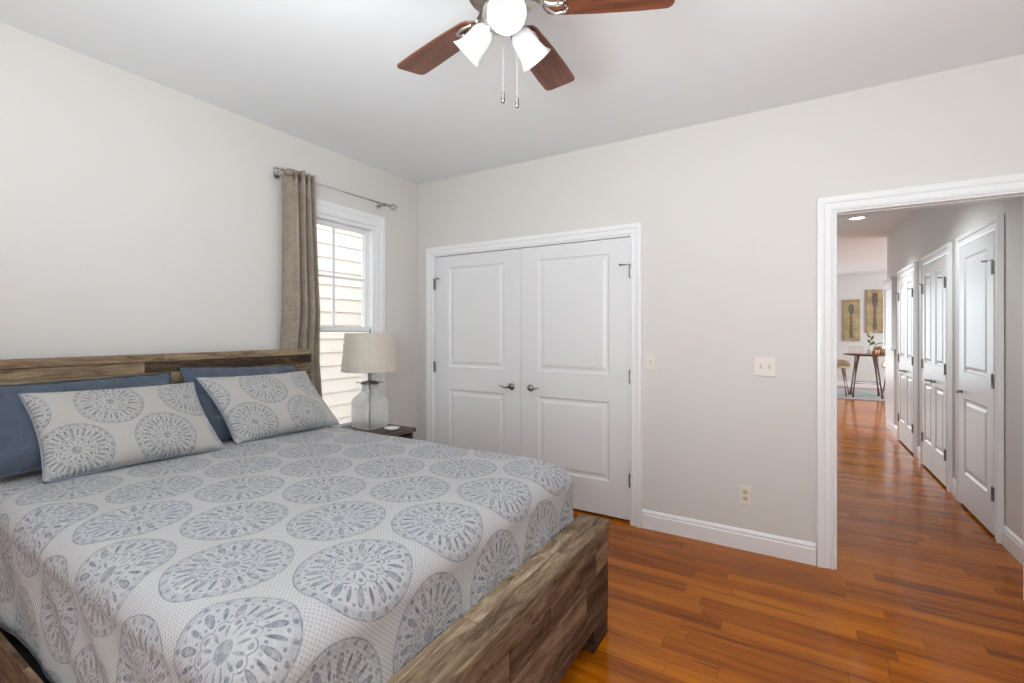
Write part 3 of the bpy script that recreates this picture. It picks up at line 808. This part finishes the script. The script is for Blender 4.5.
LX, LY = -2.737, 2.452
lamp = empty('table_lamp', 'glass jar table lamp with beige drum shade on the nightstand', 'table lamp', (LX, LY, NZT))
def lp(name, bm, mat, **k): return loc_parent(obj(name, bm, mat, **k), lamp)
def rsq(h, r, n=6):   # rounded square outline, half size h, corner radius r
    out = []
    for cx, cy, a0 in ((1, 1, 0), (-1, 1, PI/2), (-1, -1, PI), (1, -1, 3*PI/2)):
        for k in range(n+1):
            a = a0+PI/2*k/n; out.append((cx*(h-r)+r*math.cos(a), cy*(h-r)+r*math.sin(a)))
    return out
def loft(bm, secs, cx, cy, cap0=True, cap1=False):
    rings = [[bm.verts.new((cx+x, cy+y, z)) for x, y in rsq(h, r)] for z, h, r in secs]
    m = len(rings[0])
    for A, B in zip(rings, rings[1:]):
        for k in range(m): bm.faces.new((A[k], A[(k+1) % m], B[(k+1) % m], B[k]))
    if cap0: bm.faces.new(rings[0][::-1])
    if cap1: bm.faces.new(rings[-1])
b = BM(); H = .1
z = NZT
loft(b, [(z+.001, .094, .02), (z+.012, .100, .022), (z+.20, .100, .022), (z+.222, .094, .03), (z+.262, .062, .045), (z+.275, .056, .05), (z+.315, .056, .05), (z+.322, .061, .055), (z+.328, .061, .055)], LX, LY)
jr = lp('glass_jar', b, JAR, smooth=True, angle=60)
b = BM(); loft(b, [(z+.3275, .066, .06), (z+.336, .070, .064), (z+.345, .055, .05), (z+.35, .03, .029), (z+.352, .014, .0135), (z+.40, .014, .0135)], LX, LY, True, True); lp('collar', b, DARKN, smooth=True, angle=50)
for s in (-1, 1):
    b = BM(); tube(b, [(LX+s*.05, LY+s*.055, z+.338), (LX+s*.066, LY+s*.070, z+.338)], .006, 8); lp('thumb_screw', b, DARKN)
b = BM(); tube(b, [(LX, LY, z+.003), (LX, LY, z+.34)], .006, 10); lp('stem', b, DARKN, smooth=True)
b = BM(); lathe(b, [(.009, .40), (.018, .405), (.018, .455), (.012, .46), (0, .462)], 16, (LX, LY, z)); lp('socket', b, DARKN, smooth=True, angle=40)
# shade: hard-back tapered drum
sb, stp = 1.076, 1.360
b = BM(); lathe(b, [(.206, sb), (.208, sb), (.180, stp), (.178, stp), (.206, sb)], 48, (LX, LY, 0)); lp('lamp_shade', b, SHADE, smooth=True, angle=60)
b = BM(); lathe(b, [(.2085, sb), (.2095, sb+.004), (.2082, sb+.008)], 48, (LX, LY, 0)); lp('shade_trim', b, SHADE, smooth=True)
b = BM(); lathe(b, [(.1812, stp-.008), (.1822, stp-.004), (.1805, stp)], 48, (LX, LY, 0))
sp = lp('shade_trim', b, SHADE, smooth=True)
b = BM()
for k in range(3):
    a = k*2*PI/3+.4; tube(b, [(LX, LY, stp-.006), (LX+.178*math.cos(a), LY+.178*math.sin(a), stp-.006)], .002, 6)
tube(b, [(LX, LY, z+.46), (LX+.07, LY, z+.55), (LX+.07, LY, stp-.08), (LX, LY, stp-.004)], .002, 6)
lp('harp', b, NICKEL)
b = BM(); lathe(b, [(.004, 0), (.010, .004), (.010, .014), (.006, .018), (.009, .024), (0, .034)], 14, (LX, LY, stp-.004)); lp('finial', b, NICKEL, smooth=True, angle=50)
b = BM(); lathe(b, [(0, 0), (.035, 0), (.052, .008), (.055, .018), (.051, .018), (.034, .005), (0, .004)], 28, (-2.515, 2.46, NZT+.0005))
tag(obj('trinket_dish', b, NT('white_glazed_ceramic', (.82, .82, .80), .2).m, smooth=True, angle=60), 'small white dish on the nightstand beside the glass lamp', 'dish')

# ------------------------------------------------------------------ switches and outlet
def plate(name, x, z, w_, h, label, cat, toggles=(), outlets=False):
    e = empty(name, label, cat, (x, YB, z))
    b = BM(); box(b, x-w_/2, x+w_/2, YB-.007, YB-.0003, z-h/2, z+h/2); loc_parent(obj('cover_plate', b, ALMOND, bevel=.003), e)
    for tx in toggles:
        b = BM(); box(b, tx-.006, tx+.006, YB-.0085, YB-.007, z-.013, z+.013); box(b, tx-.0045, tx+.0045, YB-.017, YB-.0085, z-.002, z+.011)
        loc_parent(obj('toggle', b, ALMOND2, bevel=.001), e)
        for dz in (-.03, .03):
            b = BM(); lathe(b, [(.0035, 0), (.0035, .0015), (0, .002)], 10, (tx, YB-.007, z+dz), (0, -1, 0)); loc_parent(obj('screw', b, ALMOND, smooth=True, angle=40), e)
    if outlets:
        for dz in (-.02, .02):
            b = BM(); prism(b, [(.0165*math.cos(a*PI/12)*(1.0), max(-.013, min(.013, .0165*math.sin(a*PI/12)))) for a in range(24)], 0, .0025, Matrix.Translation((x, YB-.007, z+dz)) @ Matrix.Rotation(PI/2, 4, 'X'))
            so_ = loc_parent(obj('socket', b, ALMOND2), e)
            b = BM()
            for sx in (-.006, .006): box(b, x+sx-.0012, x+sx+.0012, YB-.0102, YB-.0095, z+dz-.001, z+dz+.008)
            box(b, x-.0022, x+.0022, YB-.0102, YB-.0095, z+dz-.010, z+dz-.006)
            obj('slots', b, HOLE, so_)
        b = BM(); lathe(b, [(.003, 0), (.003, .0015), (0, .002)], 10, (x, YB-.007, z), (0, -1, 0)); loc_parent(obj('screw', b, ALMOND), e)
plate('light_switch', -.847, 1.160, .072, .117, 'almond single light switch just right of the closet trim', 'light switch', (-.847,))
plate('light_switch', -.147, 1.157, .118, .117, 'almond double light switch left of the hall doorway', 'light switch', (-.170, -.124))
plate('wall_outlet', -.257, .343, .072, .117, 'almond power outlet low on the wall above the baseboard', 'outlet', (), True)

# ------------------------------------------------------------------ ceiling fan
FXc, FYc = -.780, 1.240
fan = empty('ceiling_fan', 'ceiling fan with walnut blades and three lit glass shades', 'ceiling fan', (FXc, FYc, ZC))
def fp(name, bm, mat, **k): return loc_parent(obj(name, bm, mat, **k), fan)
b = BM(); lathe(b, [(0, 2.743), (.072, 2.743), (.072, 2.725), (.06, 2.69), (.03, 2.665), (.013, 2.66), (.013, 2.56)], 32, (FXc, FYc, 0)); fp('canopy', b, NICKEL, smooth=True, angle=40)
b = BM(); lathe(b, [(0, 2.575), (.035, 2.57), (.05, 2.555), (.10, 2.545), (.122, 2.52), (.126, 2.48), (.115, 2.455), (.118, 2.445), (.112, 2.432), (.085, 2.42), (.06, 2.412), (0, 2.41)], 40, (FXc, FYc, 0)); fp('motor_housing', b, NICKEL, smooth=True, angle=40)
b = BM(); lathe(b, [(0, 2.41), (.045, 2.41), (.05, 2.395), (.066, 2.385), (.068, 2.360), (.055, 2.340), (.03, 2.330), (.012, 2.325), (.010, 2.312), (0, 2.306)], 32, (FXc, FYc, 0)); fp('light_kit_hub', b, NICKEL, smooth=True, angle=40)
ZBL = 2.397
def blade_outline():
    pts = []
    r0, r1 = .125, .527
    for k in range(7):                                   # rounded root
        a = PI/2+PI*k/6; pts.append((r0+.03+.045*math.cos(a)*.8, .050*math.sin(a)))
    pts += [(.28, -.060), (.42, -.0655)]
    for k in range(5): a = -PI/2+PI/2*k/4; pts.append((r1-.022+.022*math.cos(a), -.0435+.022*math.sin(a)))
    for k in range(5): a = PI/2*k/4; pts.append((r1-.022+.022*math.cos(a), .0435+.022*math.sin(a)))
    pts += [(.42, .0655), (.28, .060)]
    return pts
for k in range(5):
    A = math.radians(23.04+72*k)
    Mx = Matrix.Translation((FXc, FYc, ZBL)) @ Matrix.Rotation(A, 4, 'Z') @ Matrix.Rotation(math.radians(-8.4), 4, 'X')
    b = BM(); prism(b, blade_outline(), 0, .007); bl = obj('blade', b, BLADE, bevel=.0015)
    bl.parent = fan; bl.matrix_parent_inverse = Matrix.Translation(-Vector(fan.location)); bl.matrix_basis = Mx
    # scrolled blade iron
    b = BM()
    tube(b, [(.085, 0, .030), (.115, 0, .012), (.145, 0, -.004), (.185, 0, -.006)], [.012, .010, .009, .007], 8)
    for s in (-1, 1):
        tube(b, [(.120, 0, .004), (.135, s*.020, -.002), (.160, s*.036, -.006), (.190, s*.034, -.006), (.200, s*.018, -.006), (.188, s*.006, -.006)], [.0055, .0055, .005, .005, .005, .004], 8)
    for x_, y_ in ((.170, 0), (.195, .026), (.195, -.026)): lathe(b, [(0, -.013), (.007, -.011), (.008, -.006), (.008, -.001)], 10, (x_, y_, 0))
    ir = obj('blade_iron', b, NICKEL, bl, smooth=True, angle=50)
# light kit
view = Vector((math.sin(-math.atan2(-FXc, FYc)), math.cos(math.atan2(-FXc, FYc)), 0))   # horizontal direction from camera to fan
away = Vector((FXc, FYc, 0)).normalized(); side = Vector((away.y, -away.x, 0))
for ang, rad, zm in ((176, .128, 2.292), (53, .137, 2.276), (-65, .135, 2.276)):
    dh = away*math.cos(math.radians(ang))+side*math.sin(math.radians(ang))
    th_ = math.radians(50); ax = (dh*math.sin(th_)+Vector((0, 0, -1))*math.cos(th_)).normalized()
    mouth = Vector((FXc, FYc, zm))+dh*rad
    Lg = .106; base = mouth-ax*Lg
    b = BM()
    prof = [(.016, 0), (.026, .003), (.034, .014), (.038, .030), (.040, .050), (.042, .070), (.047, .090), (.057, Lg), (.054, Lg), (.044, .088), (.038, .070), (.036, .040), (.030, .016), (.016, .006)]
    lathe(b, prof, 32, base, ax); sh = fp('light_shade', b, FROST, smooth=True)
    sh['label'] = 'lit frosted glass shade'
    b = BM(); lathe(b, [(0, .02), (.014, .022), (.016, .04), (.028, .062), (.030, .078), (.022, .094), (0, .102)], 20, base, ax); obj('bulb', b, BULB, sh, smooth=True)
    b = BM(); lathe(b, [(0, -.022), (.014, -.02), (.022, -.010), (.024, .004), (.022, .008)], 24, base, ax)
    tube(b, [base-ax*.018, base-ax*.035+dh*-.008, Vector((FXc, FYc, 2.372))+dh*.045], .009, 10); fp('lamp_arm', b, NICKEL, smooth=True, angle=50)
    point('fan_bulb_light', mouth+ax*.035, .35, (1, .95, .88), .05)
for (px, dy) in ((503, 1.40), (517, 1.43)):
    u = (px-512)/465; F_ = Vector((-math.sin(YAW), math.cos(YAW), 0)); R_ = Vector((math.cos(YAW), math.sin(YAW), 0)); p = (F_+R_*u)*dy
    b = BM(); tube(b, [(p.x, p.y, 2.36), (p.x, p.y, 2.098)], .0008, 6); ch = fp('pull_chain', b, NICKEL)
    b = BM(); lathe(b, [(0, 0), (.005, .002), (.0065, .010), (.0065, .030), (.003, .036), (0, .038)], 12, (p.x, p.y, 2.062)); obj('chain_fob', b, DARKN, ch, smooth=True)

# ------------------------------------------------------------------ hall recessed light
rx, ry = .662, 6.96
rl = empty('recessed_light', 'round recessed ceiling light in the hall', 'ceiling light', (rx, ry, ZC))
b = BM(); lathe(b, [(.078, -.001), (.10, -.001), (.102, -.006), (.08, -.010), (.078, -.001)], 32, (rx, ry, ZC)); loc_parent(obj('trim_ring', b, TRIM, smooth=True), rl)
b = BM(); lathe(b, [(0, -.003), (.078, -.003)], 32, (rx, ry, ZC)); loc_parent(obj('diffuser', b, LEDW), rl)
spot('hall_fill_spot_near', (.40, 4.9, ZC-.03), 48, cone=135)  # added spot without a fixture, brightens the near hall
spot('hall_downlight', (rx-.1, ry, ZC-.03), 62, cone=108)
spot('far_room_fill_spot', (.6, 9.4, ZC-.03), 150)  # added spot without a fixture, brightens the far room

# ------------------------------------------------------------------ far room
TX, TY = 1.30, 12.1
b = BM(); box(b, -.4, 3.4, 11.55, 13.6, .0005, .010); tag(obj('rug', b, RUG), 'grey woven rug under the round dining table beyond the hall', 'rug')
tb = empty('bistro_table', 'small counter-height walnut table with four splayed legs beyond the hall', 'table', (TX, TY, .01))
def tp(name, bm, mat, par=None, **k): return loc_parent(obj(name, bm, mat, **k), par or tb)
b = BM(); lathe(b, [(0, .862), (.30, .862), (.385, .878), (.395, .890), (.390, .898), (0, .898)], 40, (TX, TY, 0)); tp('table_top', b, TABLEW, smooth=True, angle=40)
for sx in (-1, 1):
    for sy in (-1, 1):
        b = BM(); tube(b, [(TX+sx*.15, TY+sy*.15, .868), (TX+sx*.245, TY+sy*.245, .0105)], [.036, .026], 10); tp('leg', b, TABLEW, smooth=True, angle=50)
b = BM(); c_ = .218; z = .30
for p0, p1 in (((-c_, -c_), (c_, -c_)), ((c_, -c_), (c_, c_)), ((c_, c_), (-c_, c_)), ((-c_, c_), (-c_, -c_))):
    tube(b, [(TX+p0[0], TY+p0[1], z), (TX+p1[0], TY+p1[1], z)], .011, 8)
tp('foot_rail', b, DARKN)
def stool(x, y, rz, label):
    s = empty('counter_stool', label, 'stool', (x, y, .01), 'cream counter stools at the small table', rz)
    def add(name, bm, mat, **k): return obj(name, bm, mat, s, **k)
    b = BM(); N = 28
    rings = []
    for r, z in ((0, .585), (.10, .583), (.17, .585), (.20, .60), (.205, .62)):
        rings.append([(r*math.cos(2*PI*k/N), r*math.sin(2*PI*k/N), z) for k in range(N)])
    vr = [[b.verts.new(p) for p in (rings[0][:1] if i == 0 else rings[i])] for i in range(len(rings))]
    for i in range(len(vr)-1):
        for k in range(N):
            if i == 0: b.faces.new((vr[0][0], vr[1][(k+1) % N], vr[1][k]))
            else: b.faces.new((vr[i][k], vr[i][(k+1) % N], vr[i+1][(k+1) % N], vr[i+1][k]))
    o = add('seat', b, CREAM, smooth=True); o.modifiers.new('s', 'SOLIDIFY').thickness = .02
    b = BM(); prev = None
    for k in range(15):
        a = math.radians(90-75+150*k/14); h = .13*math.sin(PI*k/14)**.5
        cur_ = [b.verts.new((.205*math.cos(a), .205*math.sin(a), .612)), b.verts.new((.215*math.cos(a), .215*math.sin(a), .62+h*.5)), b.verts.new((.212*math.cos(a), .212*math.sin(a), .622+h))]
        if prev:
            for q in range(2): b.faces.new((prev[q], cur_[q], cur_[q+1], prev[q+1]))
        prev = cur_
    o = add('backrest', b, CREAM, smooth=True); o.modifiers.new('s', 'SOLIDIFY').thickness = .02
    for sx in (-1, 1):
        for sy in (-1, 1):
            b = BM(); tube(b, [(sx*.09, sy*.09, .575), (sx*.17, sy*.17, 0)], [.024, .018], 8); add('leg', b, TABLEW, smooth=True, angle=50)
    b = BM(); c_ = .143
    for p0, p1 in (((-c_, -c_), (c_, -c_)), ((c_, -c_), (c_, c_)), ((c_, c_), (-c_, c_)), ((-c_, c_), (-c_, -c_))): tube(b, [(*p0, .19), (*p1, .19)], .008, 8)
    add('foot_ring', b, DARKN)
    return s
stool(.82, 12.05, math.radians(-12), 'cream shell stool to the left of the small table')
stool(1.80, 12.30, math.radians(8), 'cream shell stool to the right of the small table, half hidden')
# wall art (flat panels with a spoon and a fork in relief)
def art(name, x0, x1, z0, z1, kind, label):
    e = empty(name, label, 'wall art', ((x0+x1)/2, 14.1, (z0+z1)/2))
    t = NT('aged_plank_panel', rough=.8) if 'aged_plank_panel' not in bpy.data.materials else None
    if t:
        c = t.coord(); x, y, z = t.xyz(c)
        g = t.noise(t.mapping(c, (5, 5, 5)), 1., 4, .6); f2 = t.noise(t.mapping(c, (30, 5, 30)), 1., 3)
        cc = t.ramp(t.math('MULTIPLY_ADD', f2, .35, t.math('MULTIPLY', g, .65)), [(.3, (.22, .15, .075)), (.5, (.42, .31, .17)), (.7, (.58, .46, .29))])
        fr_ = t.math('FRACT', t.math('DIVIDE', z, .30)); cc = t.mix(t.smooth(fr_, .02, .05, .6, 0.), cc, (.12, .09, .05)); t.col(cc)
    b = BM(); box(b, x0, x1, 14.065, 14.098, z0, z1); loc_parent(obj('plank_panel', b, bpy.data.materials['aged_plank_panel'], bevel=.004), e)
    xm = (x0+x1)/2; b = BM(); h = z1-z0
    def disc(cx, cz, rx_, rz_, n=24): prism(b, [(cx+rx_*math.cos(2*PI*k/n), cz+rz_*math.sin(2*PI*k/n)) for k in range(n)], 0, .012, Matrix.Translation((0, 14.065, 0)) @ Matrix.Rotation(PI/2, 4, 'X'))
    M2 = Matrix.Translation((0, 14.065, 0)) @ Matrix.Rotation(PI/2, 4, 'X')
    if kind == 'spoon':
        disc(xm, z0+h*.76, .052, .13)
        prism(b, [(xm-.012, z0+h*.64), (xm+.012, z0+h*.64), (xm+.014, z0+h*.35), (xm+.032, z0+h*.16), (xm+.02, z0+h*.08), (xm-.02, z0+h*.08), (xm-.032, z0+h*.16), (xm-.014, z0+h*.35)], 0, .012, M2)
    else:
        for k in range(4): prism(b, [(xm-.048+k*.027, z0+h*.72), (xm-.034+k*.027, z0+h*.72), (xm-.034+k*.027, z0+h*.93), (xm-.048+k*.027, z0+h*.93)], 0, .012, M2)
        prism(b, [(xm-.048, z0+h*.72), (xm-.03, z0+h*.60), (xm+.03, z0+h*.60), (xm+.048, z0+h*.72)], 0, .012, M2)
        prism(b, [(xm-.014, z0+h*.60), (xm+.014, z0+h*.60), (xm+.016, z0+h*.35), (xm+.036, z0+h*.16), (xm+.02, z0+h*.06), (xm-.02, z0+h*.06), (xm-.036, z0+h*.16), (xm-.016, z0+h*.35)], 0, .012, M2)
    loc_parent(obj(kind+'_motif', b, NT(kind+'_verdigris', (.15, .14, .11), .6).m), e)
art('wall_art', 1.06, 1.40, 1.135, 2.15, 'spoon', 'aged wood wall panel with a spoon, the lower left one')
art('wall_art', 1.52, 1.86, 1.33, 2.37, 'fork', 'aged wood wall panel with a fork, the higher right one')
# things on the small table
ZT2 = .8985
b = BM(); x0, x1, y0, y1 = 1.02, 1.26, 12.1, 12.22
for zz in (ZT2+.004, ZT2+.14):
    tube(b, [(x0, y0, zz), (x1, y0, zz), (x1, y1, zz), (x0, y1, zz)], .0055, 6, closed=True)
for i in range(7):
    x = x0+(x1-x0)*i/6
    for y in (y0, y1): tube(b, [(x, y, ZT2+.004), (x, y, ZT2+.14)], .003, 6)
for zz in (ZT2+.05, ZT2+.095): tube(b, [(x0, y0, zz), (x1, y0, zz), (x1, y1, zz), (x0, y1, zz)], .0018, 6, closed=True)
tag(obj('wire_basket', b, NT('pale_copper_wire', (.62, .42, .33), .4, .8).m), 'open wire basket on the left side of the small table', 'basket')
vs = empty('bud_vase', 'glass vase with a leafy flower stem on the small table', 'vase', (1.345, 12.0, ZT2))
b = BM(); lathe(b, [(0, .0), (.036, .001), (.038, .02), (.036, .11), (.034, .11), (.034, .012), (0, .010)], 20, (1.345, 12.0, ZT2)); loc_parent(obj('vase', b, JAR, smooth=True, angle=50), vs)
GREEN = NT('green_leaf', (.14, .20, .06), .6).m
b = BM(); tube(b, [(1.345, 12, ZT2+.01), (1.35, 12, ZT2+.18), (1.372, 12, ZT2+.33), (1.36, 12, ZT2+.42)], .004, 6)
for (x, z, a, l) in ((1.352, .18, .9, .13), (1.36, .22, 2.0, .11), (1.372, .28, 1.2, .13), (1.368, .34, 2.3, .10), (1.37, .20, .5, .09)):
    M3 = Matrix.Translation((x, 12, ZT2+z)) @ Matrix.Rotation(-a, 4, 'Y') @ Matrix.Rotation(.5, 4, 'X')
    prism(b, [(0, 0), (l*.3, .02), (l*.65, .018), (l, 0), (l*.65, -.018), (l*.3, -.02)], -.001, .001, M3 @ Matrix.Rotation(.8, 4, 'X'))
loc_parent(obj('stem', b, GREEN), vs)
b = BM()
for (x, y, z) in ((1.36, 12, .44), (1.335, 12.01, .41), (1.38, 11.99, .40), (1.35, 11.98, .385)):
    r = bmesh.ops.create_icosphere(b, subdivisions=2, radius=.022)
    for v in r['verts']: v.co = v.co*(1+.25*noise.noise(v.co*60))+Vector((x, y, ZT2+z))
loc_parent(obj('blossom', b, NT('cream_blossom', (.72, .66, .50), .7).m, smooth=True), vs)
for i, (x, y) in enumerate(((1.42, 11.92), (1.475, 12.02))):
    b = BM(); lathe(b, [(0, 0), (.034, .001), (.040, .02), (.042, .085), (.038, .085), (.036, .01), (0, .008)], 20, (x, y, ZT2))
    tag(obj('copper_cup', b, NT('copper_cup_metal', (.50, .26, .16), .3, .8).m if i == 0 else bpy.data.materials['copper_cup_metal'], smooth=True, angle=50), ['copper cup on the small table, the nearer of two', 'copper cup on the small table, beside the woven basket'][i], 'cup', 'copper cups on the small table')
bs = empty('woven_basket', 'round woven basket with dark handle on the table right side', 'basket', (1.60, 12.25, ZT2))
t = NT('wicker', rough=.8); x, y, z = t.xyz(t.coord()); g = t.math('MULTIPLY', t.math('SINE', t.math('MULTIPLY', z, 260.)), t.math('SINE', t.math('MULTIPLY', t.math('ADD', x, y), 150.)))
t.col(t.mix(t.smooth(g, -.4, .4), (.24, .14, .06), (.50, .34, .18))); t.bump(g, .6, .004); WICK = t.m
b = BM(); lathe(b, [(0, 0), (.10, .002), (.125, .04), (.125, .09), (.09, .14), (.05, .16), (.046, .155), (.08, .13), (.11, .08), (0, .02)], 28, (1.56, 12.22, ZT2)); loc_parent(obj('basket_body', b, WICK, smooth=True, angle=60), bs)
b = BM(); tube(b, [(1.56+.115*math.cos(a), 12.22, ZT2+.10+.13*math.sin(a)) for a in [PI*k/14 for k in range(15)]], .008, 8); loc_parent(obj('handle', b, DARKN, smooth=True), bs)
